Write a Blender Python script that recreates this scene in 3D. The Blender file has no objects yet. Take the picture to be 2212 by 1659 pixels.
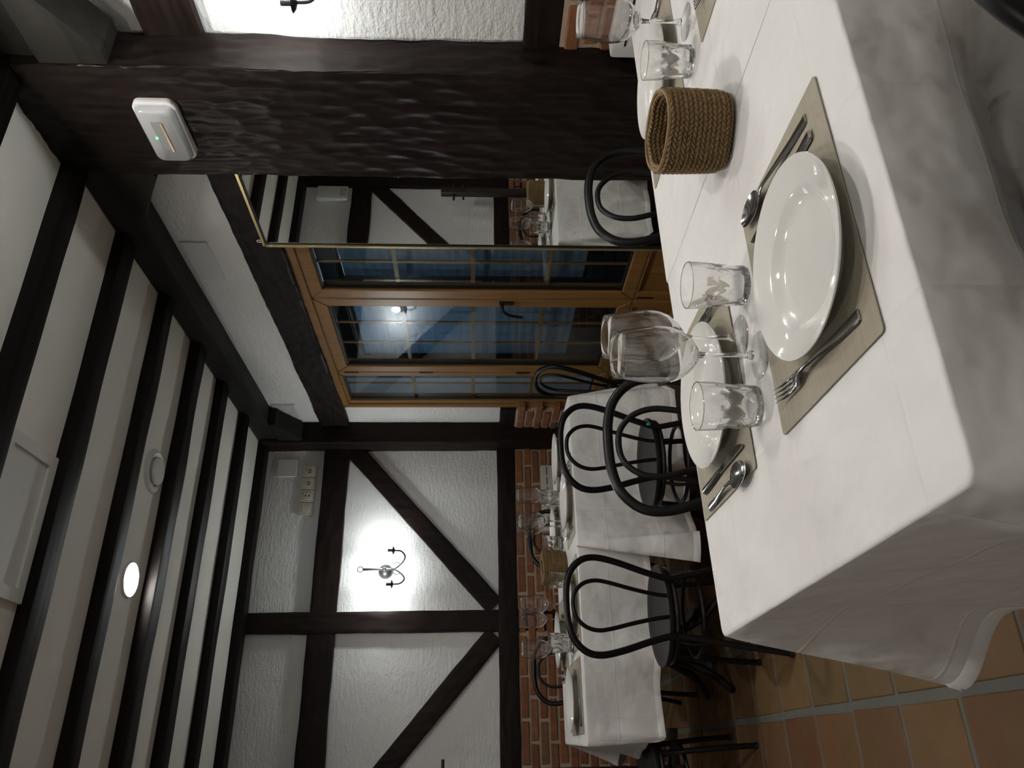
import bpy, bmesh, math, random
import numpy as np
from mathutils import Vector, Matrix
random.seed(7)
PI = math.pi
S = bpy.context.scene
C = bpy.data.collections.new('restaurant'); S.collection.children.link(C)

# ------------------------------------------------------------------ camera (phone held on its side: the frame is rolled by 90 degrees)
YAW, PITCH, ROLL = math.radians(26.375), math.radians(-2.7546), math.radians(0.1118)
fw = Vector((math.sin(YAW)*math.cos(PITCH), math.cos(YAW)*math.cos(PITCH), math.sin(PITCH)))
rt = fw.cross(Vector((0, 0, 1))).normalized(); up = rt.cross(fw)
r2 = rt*math.cos(ROLL)+up*math.sin(ROLL); u2 = -rt*math.sin(ROLL)+up*math.cos(ROLL)
cam = bpy.data.cameras.new('camera'); cam.sensor_fit = 'HORIZONTAL'; cam.sensor_width = 36.0
cam.lens = 1638.84/2212*36.0; cam.clip_start = 0.02
co = bpy.data.objects.new('camera', cam); S.collection.objects.link(co)
m = Matrix.Identity(4)
for i, v in enumerate((-u2, r2, -fw)):
    for j in range(3): m[j][i] = v[j]
m.translation = Vector((0, 0, 1.23)); co.matrix_world = m
S.camera = co

# ------------------------------------------------------------------ world: night outside the glass door
W = bpy.data.worlds.new('night'); S.world = W; W.use_nodes = True
W.node_tree.nodes['Background'].inputs[0].default_value = (0.10, 0.16, 0.26, 1)
W.node_tree.nodes['Background'].inputs[1].default_value = 0.05

# ------------------------------------------------------------------ light and exposure
BULB = 74.0            # emission of a candle bulb
DOWN = 54.0             # emission of a recessed ceiling lamp
S.view_settings.view_transform = 'Standard'; S.view_settings.look = 'None'
S.view_settings.exposure = 1.84; S.view_settings.gamma = 1.0; S.view_settings.use_curve_mapping = False
cy = S.cycles
cy.use_denoising = True; cy.use_adaptive_sampling = True; cy.adaptive_threshold = .06; cy.adaptive_min_samples = 16
cy.max_bounces = 10; cy.diffuse_bounces = 3; cy.glossy_bounces = 4; cy.transmission_bounces = 10; cy.transparent_max_bounces = 20
cy.sample_clamp_indirect = 30.0; cy.caustics_reflective = False; cy.caustics_refractive = True; cy.blur_glossy = 0.3

# ------------------------------------------------------------------ materials
def lin(c):
    return tuple(((x/12.92) if x <= .04045 else ((x+.055)/1.055)**2.4) for x in c)
def new_mat(name):
    M = bpy.data.materials.new(name); M.use_nodes = True
    nt = M.node_tree; return M, nt, nt.nodes['Principled BSDF']
def node(nt, t, **kw):
    n = nt.nodes.new(t)
    for k, v in kw.items():
        if hasattr(n, k): setattr(n, k, v)
        else: n.inputs[k].default_value = v
    return n
def coords(nt, scale=(1, 1, 1), rot=(0, 0, 0)):
    tc = node(nt, 'ShaderNodeTexCoord'); mp = node(nt, 'ShaderNodeMapping')
    mp.inputs['Scale'].default_value = scale; mp.inputs['Rotation'].default_value = rot
    nt.links.new(tc.outputs['Object'], mp.inputs['Vector']); return mp.outputs['Vector']
def noise(nt, vec, scale, detail=4, rough=.55):
    n = node(nt, 'ShaderNodeTexNoise'); n.inputs['Scale'].default_value = scale
    n.inputs['Detail'].default_value = detail; n.inputs['Roughness'].default_value = rough
    nt.links.new(vec, n.inputs['Vector']); return n.outputs['Fac']
def ramp(nt, fac, stops):
    r = node(nt, 'ShaderNodeValToRGB'); e = r.color_ramp.elements
    while len(e) < len(stops): e.new(.5)
    for i, (p, c) in enumerate(stops):
        e[i].position = p; e[i].color = (*c, 1) if len(c) == 3 else c
    nt.links.new(fac, r.inputs['Fac']); return r.outputs['Color']
def bump(nt, bs, height, strength, dist, prev=None):
    b = node(nt, 'ShaderNodeBump'); b.inputs['Strength'].default_value = strength; b.inputs['Distance'].default_value = dist
    nt.links.new(height, b.inputs['Height'])
    if prev: nt.links.new(prev, b.inputs['Normal'])
    nt.links.new(b.outputs['Normal'], bs.inputs['Normal']); return b.outputs['Normal']
def math_n(nt, op, a, b=None):
    n = node(nt, 'ShaderNodeMath', operation=op)
    for i, x in enumerate((a, b)):
        if x is None: continue
        if isinstance(x, (int, float)): n.inputs[i].default_value = x
        else: nt.links.new(x, n.inputs[i])
    return n.outputs[0]
def mixc(nt, fac, a, b, mode='MIX'):
    n = node(nt, 'ShaderNodeMixRGB', blend_type=mode)
    for i, x in enumerate((fac, a, b)):
        if isinstance(x, (int, float)): n.inputs[i].default_value = x
        elif isinstance(x, tuple): n.inputs[i].default_value = (*x, 1)
        else: nt.links.new(x, n.inputs[i])
    return n.outputs[0]
def plain(name, col, rough=.5, metal=0., bmp=None, **kw):
    M, nt, b = new_mat(name)
    b.inputs['Base Color'].default_value = (*col, 1); b.inputs['Roughness'].default_value = rough; b.inputs['Metallic'].default_value = metal
    for k, v in kw.items(): b.inputs[k.replace('_', ' ')].default_value = v
    if bmp:
        bump(nt, b, noise(nt, coords(nt), bmp[0], 5), bmp[1], bmp[2])
    return M
def plaster_mat(name, c1, c2, sc, st, dist):
    M, nt, b = new_mat(name); v = coords(nt)
    nt.links.new(ramp(nt, noise(nt, v, 1.6, 5), [(.3, c1), (.7, c2)]), b.inputs['Base Color'])
    b.inputs['Roughness'].default_value = .85
    n1 = bump(nt, b, noise(nt, v, sc, 3, .6), st, dist)
    bump(nt, b, noise(nt, coords(nt, (1, 1, 3.2)), sc*.22, 4), st*.8, dist*2.5, n1)
    return M
def timber_mat(name, axis, dark, light, rough=.5, hew=0.0, grain=.5):
    M, nt, b = new_mat(name)
    sc = [26, 26, 26]; sc[axis] = 1.6
    v = coords(nt, tuple(sc)); n1 = noise(nt, v, 1.5, 6, .6)
    n2 = noise(nt, coords(nt), 2.3, 3)
    col = ramp(nt, n1, [(.28, dark), (.72, light)])
    col = mixc(nt, n2, col, tuple(x*.55 for x in dark), 'MIX') if grain < 1 else col
    nt.links.new(col, b.inputs['Base Color'])
    nt.links.new(ramp(nt, n1, [(.2, (rough-.12,)*3), (.8, (rough+.15,)*3)]), b.inputs['Roughness'])
    b.inputs['Specular IOR Level'].default_value = .14
    p = bump(nt, b, n1, .35*grain, .004)
    if hew:
        s2 = [17, 17, 17]; s2[axis] = 6
        vo = node(nt, 'ShaderNodeTexVoronoi', feature='SMOOTH_F1'); vo.inputs['Scale'].default_value = 1.0; vo.inputs['Smoothness'].default_value = .25
        nt.links.new(coords(nt, tuple(s2)), vo.inputs['Vector'])
        bump(nt, b, vo.outputs['Distance'], hew, .012, p)
    return M
DK, LT = (.0120, .0076, .0064), (.0370, .0230, .0186)
MT = {}
for a, n in enumerate('xyz'):
    MT['timber_'+n] = timber_mat('dark_stained_timber_'+n, a, DK, LT, .5, .35)
MT['pillar'] = timber_mat('hewn_dark_oak', 2, (.0115, .0080, .0072), (.0350, .0232, .0200), .38, 0)
MT['lintel'] = timber_mat('hewn_dark_lintel', 1, (.0130, .0096, .0088), (.0370, .0270, .0238), .45, 0)
MT['joist'] = timber_mat('dark_joist_timber', 0, (.0050, .0040, .0034), (.0180, .0140, .0118), .46, 0, .9)
MT['beam'] = timber_mat('grey_black_beam_timber', 1, (.0180, .0170, .0142), (.0440, .0410, .0340), .55, 0, .9)
MT['plaster'] = plaster_mat('rough_white_plaster', (.72, .715, .70), (.79, .785, .765), 75, .65, .0045)
MT['ceilpl'] = plaster_mat('smooth_ceiling_plaster', (.77, .75, .695), (.81, .79, .735), 40, .08, .002)
MT['white'] = plain('white_plastic', (.70, .69, .67), .4)
MT['cream'] = plain('cream_plastic', (.55, .51, .42), .4)
MT['cover'] = plain('painted_cover', (.68, .675, .665), .5)
MT['blackplastic'] = plain('black_hole', (.01, .01, .01), .5)
# brick, mortar
M, nt, b = new_mat('handmade_brick'); oi = node(nt, 'ShaderNodeObjectInfo'); v = coords(nt)
base = ramp(nt, oi.outputs['Random'], [(0, (.34, .140, .060)), (.35, (.28, .105, .045)), (.65, (.23, .090, .045)), (.88, (.32, .155, .080)), (1, (.18, .090, .055))])
n1 = noise(nt, v, 22, 5)
nt.links.new(mixc(nt, ramp(nt, n1, [(.35, (0, 0, 0)), (.75, (.75, .75, .75))]), base, (.15, .058, .028)), b.inputs['Base Color'])
b.inputs['Roughness'].default_value = .85; bump(nt, b, noise(nt, v, 60, 5), .6, .004); MT['brick'] = M
MT['mortar'] = plain('sandy_mortar', (.44, .35, .25), .95, 0, (70, .8, .004))
# floor tiles, grout
M, nt, b = new_mat('terracotta_tile'); oi = node(nt, 'ShaderNodeObjectInfo'); v = coords(nt)
base = ramp(nt, oi.outputs['Random'], [(0, (.235, .140, .058)), (.3, (.185, .118, .052)), (.55, (.190, .092, .042)), (.75, (.170, .122, .058)), (1, (.160, .066, .034))])
n1 = noise(nt, v, 4.5, 4)
nt.links.new(mixc(nt, ramp(nt, n1, [(.35, (0, 0, 0)), (.7, (.65, .65, .65))]), base, (.145, .096, .042)), b.inputs['Base Color'])
nt.links.new(ramp(nt, noise(nt, v, 7, 4), [(.3, (.50,)*3), (.7, (.68,)*3)]), b.inputs['Roughness'])
b.inputs['Specular IOR Level'].default_value = .3; bump(nt, b, noise(nt, v, 14, 4), .25, .004); MT['tile'] = M
MT['grout'] = plain('grey_grout', (.14, .14, .122), .9, 0, (120, .6, .003))
# table linen
def cloth_mat(name, base):
    M, nt, b = new_mat(name); v = coords(nt)
    b.inputs['Base Color'].default_value = (*base, 1); b.inputs['Roughness'].default_value = .75
    b.inputs['Sheen Weight'].default_value = .25
    n1 = noise(nt, v, 5.5, 3, .45); n2 = noise(nt, coords(nt, (1, 1, .35), (0, 0, .6)), 13, 3, .5)
    p = bump(nt, b, n1, .7, .05); p = bump(nt, b, n2, .35, .014, p)
    for ax in (0, 1, 2):                                     # ironed fold lines
        sx = node(nt, 'ShaderNodeSeparateXYZ'); nt.links.new(v, sx.inputs[0])
        fr = math_n(nt, 'ABSOLUTE', math_n(nt, 'SUBTRACT', math_n(nt, 'FRACT', math_n(nt, 'MULTIPLY', sx.outputs[ax], 3.3 if ax < 2 else 4.1)), .5))
        rid = math_n(nt, 'MAXIMUM', math_n(nt, 'SUBTRACT', .02, fr), 0)
        p = bump(nt, b, rid, .55, .08, p)
    return M
MT['cloth'] = cloth_mat('white_table_linen', (.80, .785, .770))
# woven vinyl placemat
M, nt, b = new_mat('woven_beige_mat'); v = coords(nt)
w1 = node(nt, 'ShaderNodeTexWave', wave_type='BANDS', bands_direction='X'); w1.inputs['Scale'].default_value = 150
w2 = node(nt, 'ShaderNodeTexWave', wave_type='BANDS', bands_direction='Y'); w2.inputs['Scale'].default_value = 150
for w in (w1, w2): nt.links.new(v, w.inputs['Vector'])
wv = math_n(nt, 'MULTIPLY', w1.outputs['Fac'], w2.outputs['Fac'])
st = noise(nt, coords(nt, (3, 90, 1)), 1.5, 3)
c1 = mixc(nt, st, (.33, .29, .215), (.46, .42, .33))
nt.links.new(mixc(nt, math_n(nt, 'MULTIPLY', wv, .6), (.27, .235, .17), c1), b.inputs['Base Color'])
nt.links.new(c1, b.inputs['Base Color'])
b.inputs['Roughness'].default_value = .5; bump(nt, b, wv, .5, .0012); MT['mat'] = M
MT['ceramic'] = plain('white_glazed_ceramic', (.76, .75, .72), .09, 0, None, Coat_Weight=.3)
MT['steel'] = plain('polished_steel', (.60, .60, .60), .13, 1.0)
MT['chair'] = plain('black_lacquered_metal', (.0045, .0048, .0055), .38, 0, None, Specular_IOR_Level=.35)
MT['chairseat'] = plain('black_moulded_seat', (.0065, .0075, .0090), .42, 0, None, Specular_IOR_Level=.35)
MT['rubber'] = plain('black_rubber', (.008, .008, .008), .7)
MT['castiron'] = plain('black_cast_iron', (.006, .006, .007), .5)
MT['laminate'] = plain('brown_table_board', (.12, .07, .04), .5)
MT['gold'] = plain('brushed_gold_aluminium', (.56, .46, .24), .38, 1.0)
MT['mirror'] = plain('mirror_silver', (.86, .88, .86), .0, 1.0)
MT['iron'] = plain('wrought_iron', (.012, .012, .012), .45, .3)
MT['rack'] = plain('dark_brown_painted_wood', (.022, .014, .012), .4)
MT['teal'] = plain('teal_sticker', (.02, .35, .28), .4)
# oak door
M, nt, b = new_mat('golden_oak_door'); v = coords(nt, (20, 20, 1.2)); n1 = noise(nt, v, 2, 5)
nt.links.new(ramp(nt, n1, [(.3, (.185, .092, .026)), (.7, (.275, .145, .042))]), b.inputs['Base Color'])
b.inputs['Roughness'].default_value = .38; bump(nt, b, noise(nt, coords(nt), 160, 2), .12, .002); MT['oak'] = M
MT['muntin'] = plain('golden_oak_glazing_bar', (.24, .135, .05), .4)
MT['gasket'] = plain('black_gasket', (.006, .006, .006), .5)
# blinds behind the door
M, nt, b = new_mat('pale_blue_blind_fabric'); v = coords(nt, (1, 240, 5)); n1 = noise(nt, v, 1, 3)
nt.links.new(ramp(nt, n1, [(.3, (.17, .27, .37)), (.7, (.30, .44, .56))]), b.inputs['Base Color']); b.inputs['Roughness'].default_value = .8
tr = node(nt, 'ShaderNodeBsdfTranslucent'); mx = node(nt, 'ShaderNodeMixShader'); mx.inputs[0].default_value = .45
tr.inputs[0].default_value = (.42, .56, .70, 1); nt.links.new(b.outputs[0], mx.inputs[1]); nt.links.new(tr.outputs[0], mx.inputs[2])
nt.links.new(mx.outputs[0], nt.nodes['Material Output'].inputs['Surface']); MT['blind'] = M
# sea-grass basket
M, nt, b = new_mat('braided_seagrass'); v = coords(nt, (1, 1, 1)); n1 = noise(nt, v, 70, 4); n2 = noise(nt, coords(nt, (30, 30, 160)), 3, 3)
c1 = ramp(nt, n1, [(.3, (.150, .090, .034)), (.7, (.34, .225, .105))])
nt.links.new(mixc(nt, n2, c1, (.20, .125, .05)), b.inputs['Base Color']); b.inputs['Roughness'].default_value = .7
bump(nt, b, n2, .5, .0015); MT['wicker'] = M
# glass
def thin_glass(name, tint=(1, 1, 1), ior=1.45, rough=0.0):
    M = bpy.data.materials.new(name); M.use_nodes = True; nt = M.node_tree; nt.nodes.clear()
    o = node(nt, 'ShaderNodeOutputMaterial'); mx = node(nt, 'ShaderNodeMixShader')
    t = node(nt, 'ShaderNodeBsdfTransparent'); t.inputs[0].default_value = (*tint, 1)
    g = node(nt, 'ShaderNodeBsdfGlossy'); g.inputs['Roughness'].default_value = rough
    fr = node(nt, 'ShaderNodeFresnel'); ge = node(nt, 'ShaderNodeNewGeometry')
    nt.links.new(math_n(nt, 'POWER', ior, math_n(nt, 'SUBTRACT', 1.0, math_n(nt, 'MULTIPLY', ge.outputs['Backfacing'], 2.0))), fr.inputs['IOR'])   # a thin sheet reflects alike from both sides
    nt.links.new(fr.outputs[0], mx.inputs[0]); nt.links.new(t.outputs[0], mx.inputs[1]); nt.links.new(g.outputs[0], mx.inputs[2])
    nt.links.new(mx.outputs[0], o.inputs[0]); return M
def solid_glass(name, k):
    M = bpy.data.materials.new(name); M.use_nodes = True; nt = M.node_tree; nt.nodes.clear()
    o = node(nt, 'ShaderNodeOutputMaterial'); mx = node(nt, 'ShaderNodeMixShader'); mx.inputs[0].default_value = k
    t = node(nt, 'ShaderNodeBsdfTransparent'); t.inputs[0].default_value = (.97, .98, .98, 1)
    g = node(nt, 'ShaderNodeBsdfGlass'); g.inputs['IOR'].default_value = 1.47; g.inputs['Roughness'].default_value = 0
    nt.links.new(t.outputs[0], mx.inputs[1]); nt.links.new(g.outputs[0], mx.inputs[2]); nt.links.new(mx.outputs[0], o.inputs[0]); return M
MT['bowlglass'] = solid_glass('clear_bowl_glass', .93)
MT['footglass'] = thin_glass('clear_foot_glass', (.985, .99, .99), 1.5)
MT['stemglass'] = solid_glass('clear_stem_glass', .9)
MT['tumblerglass'] = solid_glass('clear_pressed_glass', .92)
MT['pane'] = thin_glass('door_glass', (.88, .92, .93), 1.52)
MT['cover_clear'] = thin_glass('clear_plastic_cover', (.93, .95, .94), 1.45, .05)
def emit(name, col, st):
    M = bpy.data.materials.new(name); M.use_nodes = True; nt = M.node_tree; nt.nodes.clear()
    o = node(nt, 'ShaderNodeOutputMaterial'); e = node(nt, 'ShaderNodeEmission'); e.inputs[0].default_value = (*col, 1); e.inputs[1].default_value = st
    nt.links.new(e.outputs[0], o.inputs[0]); return M
MT['bulb'] = emit('led_candle_bulb', (.95, 1.0, 1.0), BULB)
MT['down'] = emit('warm_downlight_lens', (1.0, .95, .89), DOWN)
MT['led'] = emit('green_led', (.05, 1, .2), 3.0)

# ------------------------------------------------------------------ mesh helpers
class MB:
    def __init__(s): s.v = []; s.f = []
    def add(s, v, f):
        o = len(s.v); s.v += [tuple(p) for p in v]; s.f += [tuple(i+o for i in q) for q in f]; return s
    def box(s, a, b):
        x0, y0, z0 = a; x1, y1, z1 = b
        return s.add([(x0, y0, z0), (x1, y0, z0), (x1, y1, z0), (x0, y1, z0), (x0, y0, z1), (x1, y0, z1), (x1, y1, z1), (x0, y1, z1)],
                     [(0, 3, 2, 1), (4, 5, 6, 7), (0, 1, 5, 4), (1, 2, 6, 5), (2, 3, 7, 6), (3, 0, 4, 7)])
    def prism(s, poly, vec):
        n = len(poly); p = [Vector(q) for q in poly]; w = Vector(vec)
        return s.add(p+[q+w for q in p], [tuple(range(n))[::-1], tuple(range(n, 2*n))]+[(i, (i+1) % n, n+(i+1) % n, n+i) for i in range(n)])
    def lathe(s, prof, n=32, c=(0, 0, 0), sx=1, sy=1, fn=None):
        vs = []; fs = []
        for k, (r, z) in enumerate(prof):
            for i in range(n):
                t = 2*PI*i/n; rr = r if fn is None else fn(r, t, z, k)
                vs.append((c[0]+rr*math.cos(t)*sx, c[1]+rr*math.sin(t)*sy, c[2]+z))
        for k in range(len(prof)-1):
            for i in range(n):
                j = (i+1) % n; fs.append((k*n+i, k*n+j, (k+1)*n+j, (k+1)*n+i))
        if prof[0][0] > 1e-5: fs.append(tuple(range(n))[::-1])
        if prof[-1][0] > 1e-5: fs.append(tuple((len(prof)-1)*n+i for i in range(n)))
        return s.add(vs, fs)
    def ringlathe(s, prof, n=32, c=(0, 0, 0)):          # closed profile (torus like)
        vs = []; fs = []; m = len(prof)
        for r, z in prof:
            for i in range(n): vs.append((c[0]+r*math.cos(2*PI*i/n), c[1]+r*math.sin(2*PI*i/n), c[2]+z))
        for k in range(m):
            for i in range(n):
                j = (i+1) % n; k2 = (k+1) % m; fs.append((k*n+i, k*n+j, k2*n+j, k2*n+i))
        return s.add(vs, fs)
    def tube(s, pts, r, n=10, sub=6, closed=False):
        P = [Vector(p) for p in pts]
        if sub > 1:
            Q = []; m = len(P)
            for i in range(m if closed else m-1):
                g = (lambda k: P[k % m]) if closed else (lambda k: P[min(max(k, 0), m-1)])
                p0, p1, p2, p3 = g(i-1), g(i), g(i+1), g(i+2)
                for q in range(sub):
                    t = q/sub
                    Q.append(.5*((2*p1)+(p2-p0)*t+(2*p0-5*p1+4*p2-p3)*t*t+(3*p1-p0-3*p2+p3)*t*t*t))
            if not closed: Q.append(P[-1])
            P = Q
        m = len(P); rr = r if callable(r) else (lambda t: r)
        tan = [((P[(i+1) % m]-P[i-1]) if closed else (P[min(i+1, m-1)]-P[max(i-1, 0)])).normalized() for i in range(m)]
        a = Vector((0, 0, 1)) if abs(tan[0].z) < .9 else Vector((0, 1, 0))
        nrm = tan[0].cross(a).normalized(); vs = []; fs = []
        for i in range(m):
            nrm = (nrm-tan[i]*nrm.dot(tan[i])).normalized(); bn = tan[i].cross(nrm); q = rr(i/(m-1))
            for k in range(n):
                t = 2*PI*k/n; vs.append(P[i]+(nrm*math.cos(t)+bn*math.sin(t))*q)
        for i in range(m if closed else m-1):
            j = (i+1) % m
            for k in range(n):
                l = (k+1) % n; fs.append((i*n+k, i*n+l, j*n+l, j*n+k))
        if not closed: fs += [tuple(range(n))[::-1], tuple((m-1)*n+k for k in range(n))]
        return s.add(vs, fs)
    def ball(s, c, r, n=16, m=10, sz=1.0):
        return s.lathe([(max(r*math.sin(PI*k/m), 1e-6), -r*sz*math.cos(PI*k/m)) for k in range(m+1)], n, c)
    def mesh(s, name, smooth=True, bevel=0, angle=40):
        me = bpy.data.meshes.new(name); me.from_pydata(s.v, [], s.f); me.validate()
        bm = bmesh.new(); bm.from_mesh(me)
        bmesh.ops.remove_doubles(bm, verts=bm.verts, dist=1e-6)
        if bevel: bmesh.ops.bevel(bm, geom=[e for e in bm.edges], offset=bevel, segments=1 if bevel < .004 else 2, affect='EDGES', profile=.6)
        bmesh.ops.recalc_face_normals(bm, faces=bm.faces)
        for f in bm.faces: f.smooth = smooth
        if smooth:
            for e in bm.edges:
                if len(e.link_faces) == 2 and e.calc_face_angle(0) > math.radians(angle): e.smooth = False
        bm.to_mesh(me); bm.free(); return me
    def obj(s, name, mat, parent=None, smooth=True, bevel=0, angle=40):
        return link(name, s.mesh(name, smooth, bevel, angle), mat, parent)
def link(name, me, mat, parent=None, loc=None, rz=0):
    if mat is not None and not me.materials: me.materials.append(MT[mat] if isinstance(mat, str) else mat)
    o = bpy.data.objects.new(name, me); C.objects.link(o)
    if parent is not None: o.parent = parent
    if loc is not None: o.location = loc
    if rz: o.rotation_euler = (0, 0, rz)
    return o
def tag(o, label, cat, group=None):
    o['label'] = label; o['category'] = cat
    if group: o['group'] = group
    return o
def thing(name, label, cat, loc=(0, 0, 0), rz=0, group=None):
    o = bpy.data.objects.new(name, None); C.objects.link(o); o.location = loc; o.rotation_euler = (0, 0, rz); o.empty_display_size = .05
    return tag(o, label, cat, group)
def struct(o): o['kind'] = 'structure'; return o
def dup(root, label, loc, rz=0, group=None):
    r = root.copy(); C.objects.link(r); r.location = loc; r.rotation_euler = (0, 0, rz); r['label'] = label
    if group: r['group'] = group
    for ch in [o for o in C.objects if o.parent == root]:
        c = ch.copy(); C.objects.link(c); c.parent = r
        for g in [o for o in C.objects if o.parent == ch]:
            d = g.copy(); C.objects.link(d); d.parent = c
    return r

# hewn timber: a bar lofted along an axis with shallow adze scoops
def worley(s, l, a, b, seed):
    rng = np.random.RandomState(seed); N = 64
    J = rng.rand(N, N, 2)
    u = s/b; w = l/a; iu = np.floor(u).astype(int); iw = np.floor(w).astype(int); best = np.full(u.shape, 9.0)
    for di in (-1, 0, 1):
        for dj in (-1, 0, 1):
            j = J[(iu+di) % N, (iw+dj) % N]
            d = (iu+di+j[..., 0]-u)**2+(iw+dj+j[..., 1]-w)**2
            best = np.minimum(best, d)
    return np.sqrt(best)
def hewn(p0, p1, wdir, w, h, amp=.003, a=.11, b=.036, ds=.018, dl=.03, seed=1, edge=.004):
    """bar from p0 to p1 (centre line); cross-section w along wdir, h along axis x wdir"""
    p0 = np.array(p0, float); p1 = np.array(p1, float); ax = p1-p0; L = np.linalg.norm(ax); ax /= L
    wd = np.array(wdir, float); wd -= ax*wd.dot(ax); wd /= np.linalg.norm(wd); hd = np.cross(ax, wd)
    nw = max(2, int(w/ds)); nh = max(2, int(h/ds)); nl = max(3, int(L/dl))
    pts = []; nor = []
    def side(n, f, nn):
        for i in range(n): pts.append(f(i/n)); nor.append(nn)
    side(nw, lambda t: (-w/2+w*t, -h/2), (0, -1)); side(nh, lambda t: (w/2, -h/2+h*t), (1, 0))
    side(nw, lambda t: (w/2-w*t, h/2), (0, 1)); side(nh, lambda t: (-w/2, h/2-h*t), (-1, 0))
    P = np.array(pts); Nn = np.array(nor, float); n = len(P)
    Nn2 = Nn+np.roll(Nn, 1, 0)*(np.abs(Nn-np.roll(Nn, 1, 0)).sum(1) > 0)[:, None]; Nn = Nn2/np.maximum(np.linalg.norm(Nn2, axis=1), 1)[:, None]
    per = np.concatenate([[0], np.cumsum(np.linalg.norm(np.diff(np.vstack([P, P[:1]]), axis=0), axis=1))])[:n]
    l = np.linspace(0, L, nl+1)
    SS, LL = np.meshgrid(per, l)
    rng = np.random.RandomState(seed+5)
    hgt = -amp*(1-np.clip(worley(SS+seed*.37, LL+seed*.71, a, b, seed), 0, 1)**1.3)
    wob = sum(np.sin(LL*k+SS*j+ph) for k, j, ph in zip(rng.rand(4)*9+2, rng.rand(4)*6, rng.rand(4)*6))*amp*.25
    D = hgt+wob
    corner = (np.abs(Nn).sum(1) > 1.01); D = D-corner[None, :]*edge
    XY = P[None]+Nn[None]*D[..., None]
    V = p0[None, None]+ax[None, None]*l[:, None, None]+XY[..., :1]*wd+XY[..., 1:]*hd
    V = V.reshape(-1, 3); F = []
    for i in range(nl):
        for k in range(n):
            j = (k+1) % n; F.append((i*n+k, i*n+j, (i+1)*n+j, (i+1)*n+k))
    F += [tuple(range(n))[::-1], tuple(nl*n+k for k in range(n))]
    return MB().add([tuple(q) for q in V], F)

# ================================================================== THE ROOM
XR, YB, ZC = 2.265, 5.40, 2.83
XL, YF = -3.6, -3.2
# floor: grout bed with square terracotta tiles
floor = struct(MB().box((XL, YF, -.08), (XR+.3, YB+.1, -.004)).obj('floor', 'grout', None, False))
PX, PY, GX, GY = .2965, .3055, .135, 2.035           # grid pitch and one grout crossing
tile_me = []
for k in range(4):
    rnd = random.Random(k); hx, hy = PX/2-.014, PY/2-.0085
    mb = MB(); q = [(-hx+rnd.uniform(-.002, .003), -hy+rnd.uniform(-.002, .003)), (hx+rnd.uniform(-.003, .002), -hy+rnd.uniform(-.002, .003)), (hx+rnd.uniform(-.003, .002), hy+rnd.uniform(-.003, .002)), (-hx+rnd.uniform(-.002, .003), hy+rnd.uniform(-.003, .002))]
    mb.prism([(x, y, -.012) for x, y in q], (0, 0, .012)); me = mb.mesh('tile', True, .0035); me.materials.append(MT['tile']); tile_me.append(me)
far_tiles = MB()
i0 = int((XL-GX)//PX)
for i in range(i0, 9):
    for j in range(int((YF-GY)//PY), 12):
        cx, cyy = GX+(i+.5)*PX, GY+(j+.5)*PY
        if cx-PX/2 < XL or cx+PX/2 > XR+.12 or cyy-PY/2 < YF or cyy+PY/2 > YB+.1: continue
        if -1.0 < cx and .9 < cyy:
            o = link('tile', random.choice(tile_me), None, floor, (cx, cyy, random.uniform(-.0008, .0006)), random.choice((0, PI)))
        else:
            far_tiles.box((cx-PX/2+.014, cyy-PY/2+.0085, -.012), (cx+PX/2-.014, cyy+PY/2-.0085, 0))
o = far_tiles.obj('tile_field', 'tile', floor, False); o['kind'] = 'stuff'
# ceiling and joists
ceiling = struct(MB().box((XL, YF, ZC), (XR+.3, YB+.1, ZC+.1)).obj('ceiling', 'ceilpl', None, False))
jf = [2.91-.485*k for k in range(12, 0, -1)]+[2.91, 3.395, 3.90, 4.37, 4.86, 5.395]
for k, y in enumerate(jf):
    if y-.12 < YF: continue
    w = .112+.012*math.sin(k*2.3); zb = 2.770+.004*math.sin(k*1.7)
    hewn((XL, y-w/2, (zb+ZC+.01)/2), (XR-.02, y-w/2, (zb+ZC+.01)/2), (0, 1, 0), w, ZC+.01-zb, .004, .55, .05, .02, .05, 20+k, .006).obj('joist', 'joist', ceiling)
# back wall, half timbered
wall_back = struct(MB().box((XL, YB, 0), (XR+.3, YB+.12, ZC)).obj('wall_back', 'plaster', None, False))
TF, TD = 5.365, .10                                   # front plane of the timbers, depth
yc = TF+TD/2
def timber_h(name, x0, x1, z0, z1, seed, front=TF): return hewn((x0, front+TD/2, (z0+z1)/2), (x1, front+TD/2, (z0+z1)/2), (0, 0, 1), z1-z0, TD, .004, .12, .045, .016, .02, seed).obj(name, 'timber_x', wall_back)
def timber_v(name, x0, x1, z0, z1, seed, front=TF): return hewn(((x0+x1)/2, front+TD/2, z0), ((x0+x1)/2, front+TD/2, z1), (1, 0, 0), x1-x0, TD, .004, .12, .045, .016, .02, seed).obj(name, 'timber_z', wall_back)
timber_h('rail', XL, 2.12, .932, 1.070, 1, TF-.008)
timber_h('upper_rail', .92, 2.12, 2.170, 2.360, 2); timber_h('upper_rail', -.42, .79, 2.172, 2.362, 3); timber_h('upper_rail', XL, -.56, 2.170, 2.36, 4)
timber_v('post', .783, .930, 1.06, 2.79, 5, TF-.006); timber_v('post', .783, .930, 0, .94, 6)
timber_v('post', -.56, -.42, 1.06, 2.79, 7, TF-.006); timber_v('post', -.56, -.42, 0, .94, 8)
timber_v('post', -1.95, -1.81, 1.06, 2.79, 9, TF-.006)
def brace(xa, za, xb, zb, w, seed): return hewn((xa, yc, za), (xb, yc, zb), (1, 0, 1), w, TD, .004, .12, .045, .016, .02, seed).obj('brace', 'timber_z', wall_back)
brace(2.13, 2.16, .955, 1.095, .137, 10)
brace(.765, 1.095, -.46, 2.165, .137, 11)
brace(-.52, 1.10, -1.85, 2.165, .137, 12)
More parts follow.
